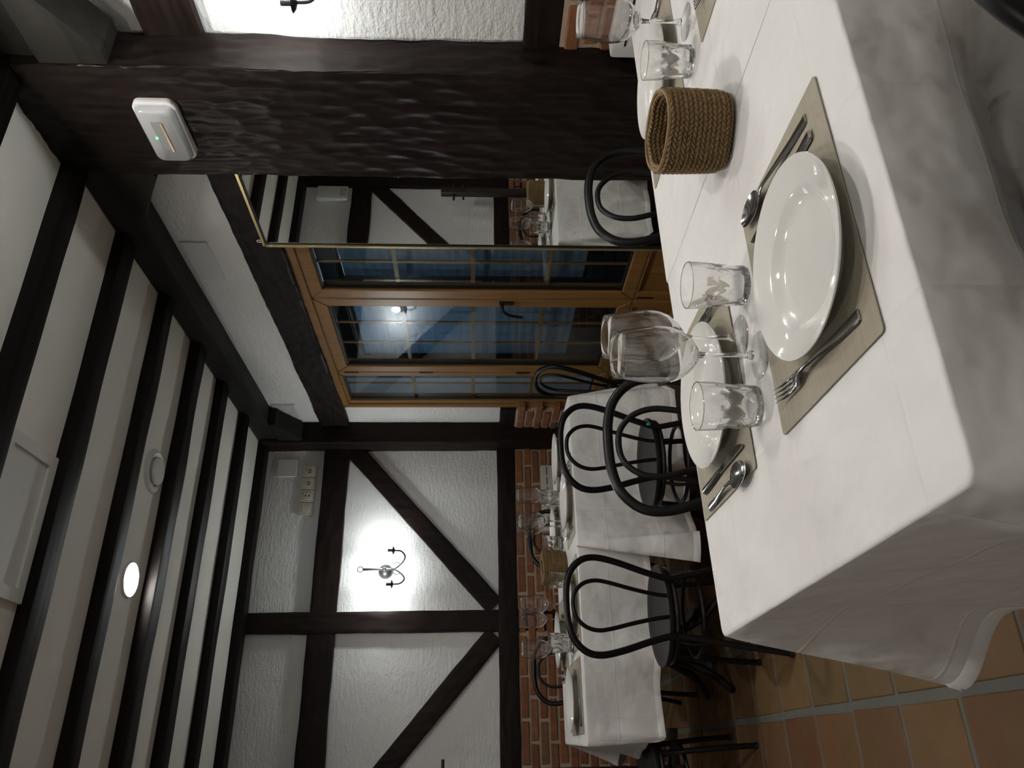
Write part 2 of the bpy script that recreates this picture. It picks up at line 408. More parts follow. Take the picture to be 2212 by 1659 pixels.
# corner post (stands in the corner of both walls)
hewn((2.105+.09, 5.21+.10, 0), (2.105+.09, 5.21+.10, 2.79), (1, 0, 0), .18, .20, .005, .13, .045, .016, .02, 13).obj('corner_post', 'timber_z', wall_back)
# bricks: some of each shape, placed one by one
brick_me = []
for k in range(5):
    rnd = random.Random(40+k); bm = bmesh.new(); bmesh.ops.create_cube(bm, size=1)
    for v in bm.verts: v.co = Vector((v.co.x*.247, v.co.y*.06, v.co.z*.046))
    bmesh.ops.bevel(bm, geom=list(bm.edges), offset=.0045, segments=1, affect='EDGES')
    for v in bm.verts: v.co += Vector((rnd.uniform(-.003, .003), rnd.uniform(-.002, .002), rnd.uniform(-.002, .002)))
    me = bpy.data.meshes.new('brick'); bm.to_mesh(me); bm.free(); me.materials.append(MT['brick']); brick_me.append(me)
BL, BH = .2675, .0622
mortar_b = MB().box((XL, 5.374, 0), (2.12, YB+.01, .94)).obj('mortar_bed', 'mortar', wall_back, False)
rest = MB()
for c in range(15):
    z = .905-c*BH
    off = .095 if c % 2 == 0 else -.035
    for i in range(-13, 9):
        x = off+i*BL
        if x-.12 < XL or x > 2.21: continue
        if z < .02: continue
        vis = x > -1.05
        if vis: link('brick', random.choice(brick_me), None, wall_back, (x+random.uniform(-.004, .004), 5.392+random.uniform(-.004, .003), z+random.uniform(-.002, .002)), 0)
        else: rest.box((x-.122, 5.362, z-.023), (x+.122, 5.40, z+.023))
o = rest.obj('brick_field', 'brick', wall_back, False); o['kind'] = 'stuff'
# right wall with the door opening
wr = MB()
wr.box((XR, YF, 0), (XR+.22, 2.90, ZC)); wr.box((XR, 4.915, 0), (XR+.22, YB+.1, ZC)); wr.box((XR, 2.90, 2.168), (XR+.22, 4.915, ZC))
wall_right = struct(wr.obj('wall_right', 'plaster', None, False))
hewn((2.198, YF+.3, 2.75), (2.198, 5.30, 2.75), (1, 0, 0), .135, .16, .004, .5, .06, .016, .03, 30, .006).obj('wall_beam', 'beam', wall_right)
hewn((2.285, 2.40, 2.263), (2.285, 5.24, 2.263), (1, 0, 0), .115, .213, .006, .085, .045, .011, .014, 31, .006).obj('lintel', 'lintel', wall_right)
def rail_r(name, y0, y1, z0, z1, seed): return hewn((2.29, y0, (z0+z1)/2), (2.29, y1, (z0+z1)/2), (1, 0, 0), .12, z1-z0, .004, .12, .045, .016, .02, seed).obj(name, 'timber_y', wall_right)
rail_r('rail', 4.92, 5.24, .931, 1.057, 32)
rail_r('rail', -1.2, 1.86, .925, 1.070, 33); rail_r('upper_rail', -1.2, 1.86, 2.160, 2.360, 34)
MB().box((2.226, 4.92, 0), (XR+.02, 5.24, .94)).obj('mortar_bed', 'mortar', wall_right, False)
MB().box((2.226, -1.2, 0), (XR+.02, 1.86, .94)).obj('mortar_bed', 'mortar', wall_right, False)
for c in range(15):
    z = .900-c*BH
    if z < .02: continue
    for y in ([5.10, 4.835] if c % 2 else [4.97, 5.235]):
        o = link('brick', random.choice(brick_me), None, wall_right, (2.247+random.uniform(-.003, .004), y, z), PI/2)
        if y < 4.9: o.scale = (.5, 1, 1); o.location.y = 4.985; o.scale = (.45, 1, 1)
        elif y > 5.2: o.scale = (.40, 1, 1); o.location.y = 5.165
    for i in range(8):
        y = 1.80-.10*(c % 2)-i*BL
        link('brick', random.choice(brick_me), None, wall_right, (2.247+random.uniform(-.003, .004), y, z), PI/2)
# carved corbels carrying the wall beam on the posts
def corbel_y(ytip, ypost, zt, zb, x0, x1):
    mb = MB(); s = 1 if ypost > ytip else -1
    prof = [(ytip, zt), (ypost, zt), (ypost, zb), (ypost-s*.055, zb), (ytip+s*.03, zt-.055), (ytip, zt-.045)]
    mb.prism([(x0, y, z) for y, z in prof], (x1-x0, 0, 0)); return mb.obj('corbel', 'beam', wall_right, True, .006)
corbel_y(4.93, 5.22, 2.672, 2.495, 2.12, 2.25)
corbel_y(2.64, 2.35, 2.672, 2.50, 2.10, 2.22)
corbel_y(1.50, 1.84, 2.672, 2.45, 2.09, 2.25)
# other walls of the room, behind the photographer
struct(MB().box((XL-.12, YF, 0), (XL, YB+.1, ZC)).obj('wall_left', 'plaster', None, False))
struct(MB().box((XL, YF-.12, 0), (XR+.3, YF, ZC)).obj('wall_front', 'plaster', None, False))
# pillar of hewn oak
pil = thing('timber_pillar', 'massive hewn dark oak pillar carrying the emergency light', 'pillar', (2.17, 2.10, 0))
hewn((0, 0, 0), (0, 0, ZC), (1, 0, 0), .18, .525, .0095, .105, .036, .0085, .0105, 50, .006).obj('pillar_shaft', 'pillar', pil)

# ------------------------------------------------------------------ glazed oak door
door = bpy.data.objects.new('door_1', None); C.objects.link(door); struct(door); door['label'] = 'golden oak double door with a narrow side light and glazing bars'
DX = 2.262
def bar_frame(mb, y0, y1, z0, z1, wl, wr_, wb, wt, x0, x1):
    """mitred frame in the plane x = const: widths left(y0) right(y1) bottom top"""
    O = [(y0, z0), (y1, z0), (y1, z1), (y0, z1)]; I = [(y0+wl, z0+wb), (y1-wr_, z0+wb), (y1-wr_, z1-wt), (y0+wl, z1-wt)]
    b = .006
    for k in range(4):
        j = (k+1) % 4; g = .0006
        P = [O[k], O[j], I[j], I[k]]
        cx = sum(p[0] for p in P)/4; cz = sum(p[1] for p in P)/4
        P = [(p[0]+(cx-p[0])*.002, p[1]+(cz-p[1])*.002) for p in P]
        F = [(p[0]+(cx-p[0])*.12 if k in (1, 3) else p[0]+(cx-p[0])*.012, p[1]+(cz-p[1])*.12 if k in (0, 2) else p[1]+(cz-p[1])*.012) for p in P]
        n = 4
        mb.add([(x1, *p) for p in P]+[(x0+b, *p) for p in P]+[(x0, *p) for p in F],
               [(0, 1, 2, 3), (0, 4, 5, 1), (1, 5, 6, 2), (2, 6, 7, 3), (3, 7, 4, 0), (4, 8, 9, 5), (5, 9, 10, 6), (6, 10, 11, 7), (7, 11, 8, 4), (8, 11, 10, 9)])
    return mb
fr = MB(); bar_frame(fr, 2.905, 4.915, 0.0, 2.166, .05, .045, .02, .05, DX-.012, DX+.07)
fr.obj('door_frame', 'oak', door, False)
def leaf(y0, y1, gy0, gy1, gz0, gz1, z1, ncols, name):
    root = MB()
    bar_frame(root, y0, y1, gz0-.075, z1, gy0-y0, y1-gy1, .075, z1-gz1, DX, DX+.06)
    bar_frame(root, y0, y1, .012, gz0-.076, gy0-y0, y1-gy1, .10, .012, DX, DX+.06)
    L = root.obj(name, 'oak', door, False)
    pm = MB(); pm.prism([(DX+.022, gy0-.004, .10), (DX+.022, gy1+.004, .10), (DX+.022, gy1+.004, gz0-.085), (DX+.022, gy0-.004, gz0-.085)], (.02, 0, 0)); pm.obj('panel', 'oak', L, False)
    MB().box((DX+.030, gy0-.004, gz0-.004), (DX+.034, gy1+.004, gz1+.004)).obj('glass_pane', 'pane', L, False)
    gk = MB(); t = .010
    for a, b in (((gy0-.001, gz0-.001), (gy0+t, gz1)), ((gy1-t, gz0), (gy1+.001, gz1)), ((gy0, gz0), (gy1, gz0+t)), ((gy0, gz1-t), (gy1, gz1+.001))):
        gk.box((DX+.014, *a), (DX+.030, *b))
    gk.obj('gasket', 'gasket', L, False)
    for zz in (.845, 1.245, 1.645):
        MB().box((DX+.040, gy0, zz-.011), (DX+.050, gy1, zz+.011)).obj('muntin', 'muntin', L, False)
    for k in range(1, ncols):
        yy = gy0+(gy1-gy0)*k/ncols
        MB().box((DX+.0405, yy-.008, gz0), (DX+.0495, yy+.008, gz1)).obj('muntin', 'muntin', L, False)
    return L
LR = leaf(2.950, 3.519, 3.030, 3.440, .435, 2.045, 2.12, 2, 'door_leaf')
LM = leaf(3.525, 4.390, 3.600, 4.315, .435, 2.045, 2.12, 3, 'door_leaf')
LS = leaf(4.395, 4.870, 4.450, 4.825, .435, 2.095, 2.14, 2, 'side_light')
hd = MB(); hd.box((DX-.012, 3.538, 1.02), (DX+.002, 3.562, 1.10)); hd.tube([(DX-.01, 3.55, 1.085), (DX-.045, 3.55, 1.083), (DX-.052, 3.565, 1.075), (DX-.050, 3.60, 1.05), (DX-.046, 3.625, 1.00), (DX-.046, 3.632, .965)], .009, 8); hd.obj('handle', 'gasket', LM)
for L_, y_ in ((LM, 4.398), (LR, 3.49)):
    for zz in ((2.03, 1.55, .92, .25) if y_ > 4 else (.30,)):
        MB().box((DX-.003, y_-.006, zz-.045), (DX+.004, y_+.006, zz+.045)).obj('hinge', 'gasket', L_, False)
# blinds hung outside the glass
for y0, y1, lab in ((2.98, 3.475, 'pale blue fabric blind behind the narrow right door leaf'), (3.56, 4.36, 'wide pale blue fabric blind behind the middle door leaf')):
    b0 = thing('roller_blind', lab, 'blind', (2.385, (y0+y1)/2, 0), 0, 'blue blinds behind the door glass'); w = (y1-y0)/2
    mb = MB(); n = 26
    for k in range(n):
        za, zb = .64+k*(1.30/n), .64+(k+1)*(1.30/n)
        mb.add([(.0, -w, za), (.0, w, za), (.004, w, (za+zb)/2), (.004, -w, (za+zb)/2), (0, -w, zb), (0, w, zb)], [(0, 1, 2, 3), (3, 2, 5, 4)])
    f = mb.obj('blind_fabric', 'blind', b0, False); sm = f.modifiers.new('thick', 'SOLIDIFY'); sm.thickness = .002
    MB().tube([(0, -w, 1.965), (0, w, 1.965)], .022, 12, 1).obj('blind_tube', 'gasket', b0)
    MB().box((-.008, -w, .615), (.010, w, .642)).obj('bottom_bar', 'gasket', b0, False, .003)
yl = thing('blind_backlight', 'added round lamp outside the door, backlighting the blue blinds', 'added lamp', (2.898, 4.05, 1.75))  # added lamp, shines through the blind fabric from outside
o = MB().lathe([(.11, 0), (.11, .03), (.10, .035)], 24).obj('backlight_base', 'white', yl); o.rotation_euler = (0, -PI/2, 0)
o = MB().lathe([(.095, .034), (.085, .06), (.05, .078), (1e-6, .084)], 24).obj('backlight_globe', emit('added_cool_backlight', (.62, .80, 1.0), 7.0), yl); o.rotation_euler = (0, -PI/2, 0)
exterior = struct(MB().box((2.9, 2.3, 0), (3.0, 5.6, 2.9)).obj('wall_outside', plain('dark_outside_wall', (.02, .022, .025), .9), None, False))

# ------------------------------------------------------------------ tall mirror beside the pillar
mir = thing('wall_mirror', 'tall mirror in a thin gold frame hanging beside the pillar', 'mirror', (2.204, 2.972, 0), math.radians(1.1))
my = -.66; z0, z1 = .22, 2.232
MB().box((-.002, my, z0+.01), (.004, -.012, z1-.01)).obj('mirror_glass', 'mirror', mir, False)
bar_frame(MB(), my-.01, 0, z0, z1, .013, .013, .013, .013, -.012, .006).obj('mirror_frame', 'gold', mir, False)
gk = MB()
for a, b in (((my+.003, z0+.013), (my+.009, z1-.013)), ((-.019, z0+.013), (-.013, z1-.013)), ((my, z0+.013), (-.013, z0+.019)), ((my, z1-.019), (-.013, z1-.013))): gk.box((-.006, *a), (-.0025, *b))
gk.obj('inner_edge', 'gasket', mir, False)
MB().tube([(0.0, -.03+.008*math.cos(t), z1+.012+.012*math.sin(t)) for t in [k*PI/5 for k in range(10)]], .003, 6, 1, True).obj('hanging_loop', 'white', mir)

# ------------------------------------------------------------------ fittings on walls and ceiling
def wall_cover(name, label, cat, x, z, w, h):
    return tag(link(name, MB().box((-w/2, -.006, -h/2), (w/2, .004, h/2)).mesh(name, True, .002), 'cover', None, (x, YB-.003, z)), label, cat)
wall_cover('junction_cover', 'square white junction cover above the power sockets on the back wall', 'cover plate', 1.975, 2.625, .135, .145)
so = thing('socket_strip', 'cream strip of power sockets high on the back wall', 'power socket', (1.80, YB-.004, 2.455))
def sock_round(x):
    p = link('socket_plate', MB().box((x-.045, -.010, -.052), (x+.045, .002, .052)).mesh('socket_plate', True, .003), 'cream', so)
    MB().ringlathe([(.026, 0), (.026, .002), (.021, .002), (.021, 0)], 20).obj('rim', 'white', p).matrix_local = Matrix.Translation((x, -.010, 0)) @ Matrix.Rotation(PI/2, 4, 'X')
    o = MB().lathe([(.0205, 0), (.0205, .001)], 20).obj('well', 'mortar', p); o.matrix_local = Matrix.Translation((x, -.0102, 0)) @ Matrix.Rotation(PI/2, 4, 'X')
    for dx in (-.0095, .0095):
        o = MB().lathe([(.004, 0), (.004, .0015)], 10).obj('pin_hole', 'blackplastic', p); o.matrix_local = Matrix.Translation((x+dx, -.0108, 0)) @ Matrix.Rotation(PI/2, 4, 'X')
sock_round(.145); sock_round(.052)
for x, holes in ((-.045, True), (-.142, False)):
    p = link('socket_plate', MB().box((x-.046, -.010, -.052), (x+.046, .002, .052)).mesh('socket_plate', True, .003), 'cream', so)
    MB().box((x-.026, -.013, -.03), (x+.026, -.009, .03)).obj('insert', 'cream', p, True, .002)
    if holes:
        for dz in (-.012, .012):
            o = MB().lathe([(.006, 0), (.006, .0015)], 10).obj('pin_hole', 'blackplastic', p); o.matrix_local = Matrix.Translation((x, -.0135, dz)) @ Matrix.Rotation(PI/2, 4, 'X')
ap = tag(link('access_cover', MB().box((-.006, -.16, -.064), (.003, .16, .064)).mesh('access_cover', True, .002), 'cover', None, (XR-.001, 3.19, 2.589)), 'flat white access cover under the wall beam over the mirror', 'cover plate')
gr = thing('vent_grille', 'white slatted vent grille behind the corner corbel', 'grille', (XR-.002, 5.02, 2.58))
MB().box((-.004, -.13, -.085), (.002, .13, .085)).obj('back_plate', 'cover', gr, True, .001)
for k in range(16): MB().box((-.010, -.118, -.075+k*.0098), (-.003, .118, -.0705+k*.0098)).obj('slat', 'cover', gr, False)
ad = thing('wall_alarm_box', 'small white alarm box high on the back wall above the upper rail', 'alarm box', (-.33, YB-.002, 2.53))
MB().box((-.075, -.045, -.14), (.075, .002, .14)).obj('housing', 'white', ad, True, .012)
MB().box((-.05, -.049, -.13), (.05, -.043, -.07)).obj('display', 'cream', ad, False, .002)
# ceiling: recessed lamp(s), vent, hatch
def downlight(label, x, y):
    t = thing('ceiling_downlight', label, 'downlight', (x, y, ZC), 0, 'recessed ceiling downlights')
    MB().ringlathe([(.071, .004), (.071, -.004), (.077, -.009), (.084, -.007), (.086, .003)], 36).obj('trim_ring', 'white', t)
    MB().lathe([(.0715, -.0015), (.0715, -.004), (.055, -.0055), (1e-6, -.006)], 32).obj('lens', 'down', t)
downlight('lit round ceiling downlight between the joists in view', .783, 3.628)
downlight('added ceiling downlight out of view, brightening the near left table', .50, 1.645)  # added above the frame for more light on the table top
downlight('added ceiling downlight out of view, brightening the near right table', 1.60, 1.645)  # added unseen lamp, spreads the overhead light on the near tables
downlight('added ceiling downlight out of view in front of the near tables', .95, .19)  # added out of view, softens the light on the near tables
downlight('added ceiling downlight behind the camera, lighting the near cloth front', .60, -1.27)  # added unseen lamp, lifts the front face of the near cloth
downlight('added ceiling downlight out of view, lighting the left cloth side', -1.75, .68)  # added out of view, lifts the left face of the near cloth
cv = thing('ceiling_vent', 'round white ceiling air valve between the joists beside the downlight', 'ceiling vent', (1.322, 3.655, ZC))
MB().ringlathe([(.070, .003), (.074, -.010), (.092, -.016), (.108, -.008), (.113, .003)], 40).obj('outer_ring', 'white', cv)
MB().lathe([(.060, .0), (.070, -.020), (.060, -.029), (1e-6, -.031)], 40).obj('valve_disc', 'white', cv)
hatch = thing('ceiling_hatch', 'white framed ceiling hatch between two dark joists', 'hatch', (.79, 2.625, ZC))
def hframe(x0, x1, y0, y1, w, z0, z1):
    mb = MB()
    mb.box((x0, y0, z0), (x1, y0+w, z1)); mb.box((x0, y1-w, z0), (x1, y1, z1)); mb.box((x0, y0+w, z0), (x0+w, y1-w, z1)); mb.box((x1-w, y0+w, z0), (x1, y1-w, z1)); return mb
hframe(-.27, .27, -.165, .165, .045, -.016, .004).obj('hatch_frame', 'cover', hatch, False)
MB().box((-.225, -.12, -.006), (.225, .12, .004)).obj('hatch_panel', 'cover', hatch, False)
# emergency light on the pillar
em = thing('emergency_light', 'white emergency light with a green led on the pillar', 'emergency light', (2.079, 2.108, 2.353))
def rrect(w, h, r, n=6):
    pts = []
    for cx, cz, a0 in ((w/2-r, h/2-r, 0), (-w/2+r, h/2-r, PI/2), (-w/2+r, -h/2+r, PI), (w/2-r, -h/2+r, 1.5*PI)):
        for k in range(n+1): pts.append((cx+r*math.cos(a0+k*PI/2/n), cz+r*math.sin(a0+k*PI/2/n)))
    return pts
def rr_loft(layers):
    mb = MB(); n = None; vs = []; fs = []
    for x, w, h, r in layers:
        q = rrect(w, h, r); n = len(q); vs += [(x, a, b) for a, b in q]
    for k in range(len(layers)-1):
        for i in range(n): fs.append((k*n+i, k*n+(i+1) % n, (k+1)*n+(i+1) % n, (k+1)*n+i))
    fs += [tuple(range(n)), tuple((len(layers)-1)*n+i for i in range(n))[::-1]]
    return mb.add(vs, fs)
rr_loft([(.006, .272, .150, .03), (-.016, .272, .150, .03), (-.020, .266, .144, .028)]).obj('backplate', 'white', em)
rr_loft([(-.020, .256, .134, .026), (-.040, .246, .124, .026), (-.046, .232, .110, .024)]).obj('diffuser', plain('frosted_diffuser', (.42, .43, .43), .22, 0, None, Coat_Weight=.5), em)
MB().box((-.0475, -.075, -.012), (-.0455, .060, .022)).obj('lamp_window', plain('grey_window', (.30, .31, .31), .25), em, False)
MB().box((-.0490, -.070, -.016), (-.0470, .068, -.009)).obj('lamp_strip', plain('warm_lamp_strip', (.85, .62, .36), .3, .6), em, False)
MB().ball((-.049, .0, .024), .0035, 8, 6).obj('status_led', 'led', em)
# radiators
def heater(label, loc, rz, w, h):
    t = thing('convector_heater', label, 'heater', loc, rz)
    MB().box((-w/2, -.075, .06), (w/2, 0, h)).obj('casing', 'cream' if rz == 0 else 'white', t, True, .012)
    for k in range(int(w/.075)):
        x = -w/2+.05+k*.075
        MB().box((x, -.0775, h-.045), (x+.055, -.072, h-.040)).obj('louvre_slot', 'blackplastic', t, False)
    for s in (-1, 1): MB().box((s*w*.38-.02, -.07, 0), (s*w*.38+.02, -.01, .065)).obj('foot', 'cream', t, False, .003)
heater('cream convector heater against the brick of the back wall', (1.70, 5.355, 0), 0, .50, .748)
heater('white convector heater on the brick wall right of the pillar', (2.215, 1.53, 0), -PI/2, .56, .775)

# ------------------------------------------------------------------ wrought iron wall lamps with two candle bulbs
def sconce(label, loc, rz):
    t = thing('wall_lamp', label, 'wall lamp', loc, rz, 'two-armed iron wall lamps')     # local -y points into the room, z = 0 at the ball
    o = MB().lathe([(.052, 0), (.051, .012), (.045, .028), (.032, .042), (.016, .050), (1e-6, .052)], 24).obj('wall_rose', 'iron', t); o.rotation_euler = (PI/2, 0, 0); o.location = (0, -.002, 0)
    MB().tube([(0, -.02, 0), (0, -.085, 0)], .006, 8, 1).obj('bracket', 'iron', t)
    MB().ball((0, -.085, 0), .016, 14, 8).obj('boss', 'iron', t)
    MB().tube([(0, -.085, .145), (0, -.085, -.075)], .0092, 8, 1).obj('rod', 'iron', t)
    MB().tube([(0.019*math.cos(a), -.085, .166+.019*math.sin(a)) for a in [k*2*PI/14 for k in range(14)]], .0030, 6, 1, True).obj('ring', 'iron', t)
    for s in (-1, 1):
        d = Vector((s*.115, -.060, 0))
        P = [Vector((0, -.085, -.06)), Vector((0, -.085, -.09))+d*.12, Vector((0, -.085, -.130))+d*.42, Vector((0, -.085, -.142))+d*.70, Vector((0, -.085, -.115))+d*.96, Vector((0, -.085, -.070))+d]
        MB().tube(P, .0056, 8, 6).obj('arm', 'iron', t)
        Q = [Vector((0, -.085, -.07)), Vector((0, -.085, -.10))+d*.14, Vector((0, -.085, -.105))+d*.30, Vector((0, -.085, -.080))+d*.36, Vector((0, -.085, -.066))+d*.24]
        MB().tube(Q, .003, 6, 5).obj('scroll', 'iron', t)
        e = Vector((0, -.085, -.070))+d
        c = MB().lathe([(.004, -.004), (.020, .002), (.030, .010), (.031, .012), (.012, .006), (.012, .004)], 20, e).obj('drip_pan', 'iron', t)
        MB().lathe([(.0115, .004), (.0115, .048), (.0095, .050)], 14, e).obj('candle_sleeve', 'iron', t)
        b = MB().lathe([(.009, .050), (.016, .062), (.0195, .078), (.017, .096), (.009, .113), (1e-6, .120)], 12, e).obj('bulb', 'bulb', t)
    return t
sconce('iron wall lamp with two lit candle bulbs on the back wall', (1.20, YB-.002, 1.858), 0)
sconce('iron wall lamp with two lit bulbs on the wall right of the pillar', (XR-.002, 1.495, 1.858), -PI/2)
sconce('added iron wall lamp with two lit bulbs, unseen behind the camera', (.6, YF+.002, 1.858), PI)  # added unseen lamp, fill light from behind the camera

# ------------------------------------------------------------------ tables and linen
def table(label, cx, cy_, w, d):
    t = thing('dining_table', label, 'table', (cx, cy_, 0), 0, 'square pedestal dining tables')
    MB().box((-w/2, -d/2, .715), (w/2, d/2, .744)).obj('table_top', 'laminate', t, True, .004)
    MB().lathe([(.045, .05), (.036, .12), (.033, .40), (.036, .66), (.10, .70), (.13, .714)], 20).obj('column', 'castiron', t)
    for k in range(4):
        a = PI/4+k*PI/2; c, s_ = math.cos(a), math.sin(a)
        MB().tube([(c*.03, s_*.03, .30), (c*.08, s_*.08, .24), (c*.17, s_*.17, .11), (c*.25, s_*.25, .045), (c*.31, s_*.31, .018)], lambda q: .026-.010*q, 10, 5).obj('foot', 'castiron', t)
    return t
def cloth(label, quad, z, drops, seed, name='tablecloth', flare=.22, wv=.012, push=()):
    """quad: corners near-left, near-right, far-right, far-left; drops per side near, right, far, left (0 = lies flat there)"""
    rnd = random.Random(seed); Q = [Vector((*q, 0)) for q in quad]
    rc = .013; st = []                                   # stations: base point, normal, drop, corner weight, path length
    nrm = []
    for k in range(4):
        e = (Q[(k+1) % 4]-Q[k]).normalized(); nrm.append(Vector((e.y, -e.x, 0)))
    s = 0
    for k in range(4):
        a, b = Q[k], Q[(k+1) % 4]; L = (b-a).length; n = max(6, int(L/.018)); d = drops[k]; nd = drops[(k+1) % 4]
        for i in range(n):
            t = (i+.5)/n; p = a.lerp(b, t); m_ = min(t, 1-t)*L
            if m_ < rc: continue
            s_ = s+t*L; st.append((p-nrm[k]*.0, nrm[k], d, math.exp(-(m_/.13)**2) if True else 0, s_))
        s += L
        n0, n1 = nrm[k], nrm[(k+1) % 4]; cpt = b-n0*rc-n1*rc
        for i in range(9):
            t = i/8; nn = (n0*(1-t)+n1*t).normalized()
            dd = d*(1-t)+nd*t
            st.append((cpt+nn*rc, nn, dd if (d > 0 and nd > 0) else (d if t < .5 else nd), 1.0, s))
    N = len(st); rows = [0, .25, .5, .75, 1.0]
    re = .007; W = [(rnd.uniform(4, 9), rnd.uniform(0, 6), rnd.uniform(.4, 1)) for _ in range(3)]+[(rnd.uniform(14, 24), rnd.uniform(0, 6), rnd.uniform(.15, .4)) for _ in range(3)]
    V = []; F = []
    nh = 16; cen0 = sum(Q, Vector())/4
    def pos(k, h):                                        # h: length down from the edge
        p, n, d, cw, s = st[k]
        wave = sum(A*math.sin(f*s+ph) for f, ph, A in W)*wv
        x = h/max(d, .01)
        out = re*min(1, h/re)+flare*cw*h+wave*(x**1.2)+.012*x*x+(.006*math.sin(31*s+h*9)*x)
        for cx, cy_, dep, hw in push:                     # a chair pushed under the table bends the cloth inwards
            v_ = Vector((cx-p.x, cy_-p.y, 0)); tg = Vector((-n.y, n.x, 0))
            if n.dot(Vector((cx, cy_, 0))-cen0) > .25 and n.dot(v_) > -.4:
                q_ = min(1, max(0, (h-.11)/.20)); out -= dep*math.exp(-(v_.dot(tg)/hw)**4)*q_*q_*(3-2*q_)
        return Vector((p.x, p.y, z-max(0, h-re*.4)*(1-.10*cw*flare)))+n*out
    cen = sum(Q, Vector())/4
    V.append((cen.x, cen.y, z))
    for f in (.5, .93, .985, .9975): V += [(cen.x+(p.x-cen.x)*f, cen.y+(p.y-cen.y)*f, z) for p, *_ in st]
    V += [(p.x, p.y, z) for p, *_ in st]
    for r_ in (.4, .75, 1.0):
        V += [tuple(Vector((p.x, p.y, z-re*(1-math.cos(r_*PI/2))*(.6 if d else .05)))+n*(re*math.sin(r_*PI/2) if d else .0)) for p, n, d, cw, s in st]
    for j in range(1, nh+1):
        for k in range(N):
            p, n, d, cw, s = st[k]
            V.append(tuple(pos(k, d*j/nh)) if d else (p.x+n.x*.0005*j/nh, p.y+n.y*.0005*j/nh, z-.0015*j/nh))
    nr = 1+4+3+nh
    idx = lambda r_, k: 1+r_*N+(k % N)
    F += [(0, idx(0, k), idx(0, k+1)) for k in range(N)]
    for r_ in range(nr-1):
        for k in range(N): F.append((idx(r_, k), idx(r_, k+1), idx(r_+1, k+1), idx(r_+1, k)))
    me = bpy.data.meshes.new(name); me.from_pydata(V, [], F)
    bm = bmesh.new(); bm.from_mesh(me); bmesh.ops.recalc_face_normals(bm, faces=bm.faces)
    for f in bm.faces: f.smooth = True
    bm.to_mesh(me); bm.free()
    o = link(name, me, 'cloth')
    sm = o.modifiers.new('thickness', 'SOLIDIFY'); sm.thickness = .0014; sm.offset = -1
    tag(o, label, 'tablecloth', 'white tablecloths')
    hv = []; hf = []                                      # stitched hem, slightly thicker than the cloth
    ks = [k for k in range(N) if st[k][2]]
    for k in range(N):
        p, n, d, cw, s = st[k]
        for (hh, off) in ((1.0, .0022), (1.0-.028/max(d, .1), .0022), (1.0-.029/max(d, .1), .0004)):
            q = pos(k, d*hh) if d else Vector((p.x, p.y, z-.002)); q = q+n*off; hv.append(tuple(q))
    for k in range(N):
        l = (k+1) % N
        if st[k][2] and st[l][2]: hf += [(k*3, l*3, l*3+1, k*3+1), (k*3+1, l*3+1, l*3+2, k*3+2)]
    mh = bpy.data.meshes.new('hem'); mh.from_pydata(hv, [], hf)
    bm = bmesh.new(); bm.from_mesh(mh); bmesh.ops.recalc_face_normals(bm, faces=bm.faces)
    for f in bm.faces: f.smooth = True
    if bm.faces and sum(f.normal.dot(f.calc_center_median()-Vector((cen.x, cen.y, z-.3)))*f.calc_area() for f in bm.faces) < 0: bmesh.ops.reverse_faces(bm, faces=bm.faces)
    bm.to_mesh(mh); bm.free()
    link('hem', mh, 'cloth', o)
    return o
T = .75
table('near left pedestal table under the white cloth with the woven basket', .67, 1.11, .84, .80)
table('near right pedestal table standing against the wall', 1.57, 1.13, .86, .86)
table('far left pedestal table under a white cloth in front of the brick wall', .49, 4.01, .80, .82)
table('far right pedestal table in front of the cream heater', 1.30, 4.0, .76, .82)
cloth('white tablecloth on the near left table, nearest the camera', [(.237, .682), (1.115, .668), (1.115, 1.572), (.211, 1.520)], T-.0014, (.46, 0, .56, .45), 3, push=((.745, 1.63, .17, .27), (.645, .605, .17, .25)))
cloth('white tablecloth on the near right table overlapping its neighbour', [(1.112, .664), (2.035, .655), (2.035, 1.605), (1.065, 1.576)], T, (.46, .40, .50, 0), 4, 'tablecloth', .2, push=((1.59, 1.62, .19, .27),))
cloth('white tablecloth with the short drop on the far left table', [(.05, 3.585), (.93, 3.535), (.93, 4.46), (.075, 4.45)], T-.0014, (.345, 0, .40, .28), 5, wv=.036, push=((.48, 4.62, .08, .27),))
cloth('white tablecloth hanging low on the far right table', [(.895, 3.515), (1.69, 3.555), (1.70, 4.46), (.895, 4.465)], T, (.555, .40, .42, 0), 6, wv=.024, push=((1.29, 4.63, .08, .27), (1.765, 4.0, .19, .27)))

# ------------------------------------------------------------------ placemats
def mat(label, cx, cy_, rz=0, w=.420, d=.322):
    o = link('placemat', MB().prism([(a, b, 0) for a, b in rrect(w, d, .006, 3)], (0, 0, .0018)).mesh('placemat', True, 0, 30), 'mat', None, (cx, cy_, T+.0006), rz)
    return tag(o, label, 'placemat', 'woven beige placemats')
mat('beige woven placemat nearest the camera under the big plate', .652, .910)
mat('beige woven placemat at the far side of the near left table', .648, 1.365, .004)
mat('beige woven placemat behind the large woven basket', 1.567, 1.405)
mat('beige woven placemat at the near right place, cut by the frame', 1.565, .942)
mat('beige placemat turned sideways at the left end of the far table', .258, 3.86, PI/2)
mat('beige placemat at the front left place of the far table', .665, 3.735)
mat('beige placemat at the front right place of the far table', 1.175, 3.715)
mat('beige placemat at the back left place of the far table', .575, 4.275)
mat('beige placemat at the back right place of the far table', 1.165, 4.280)
mat('beige placemat turned sideways at the right end of the far table', 1.515, 4.02, PI/2)
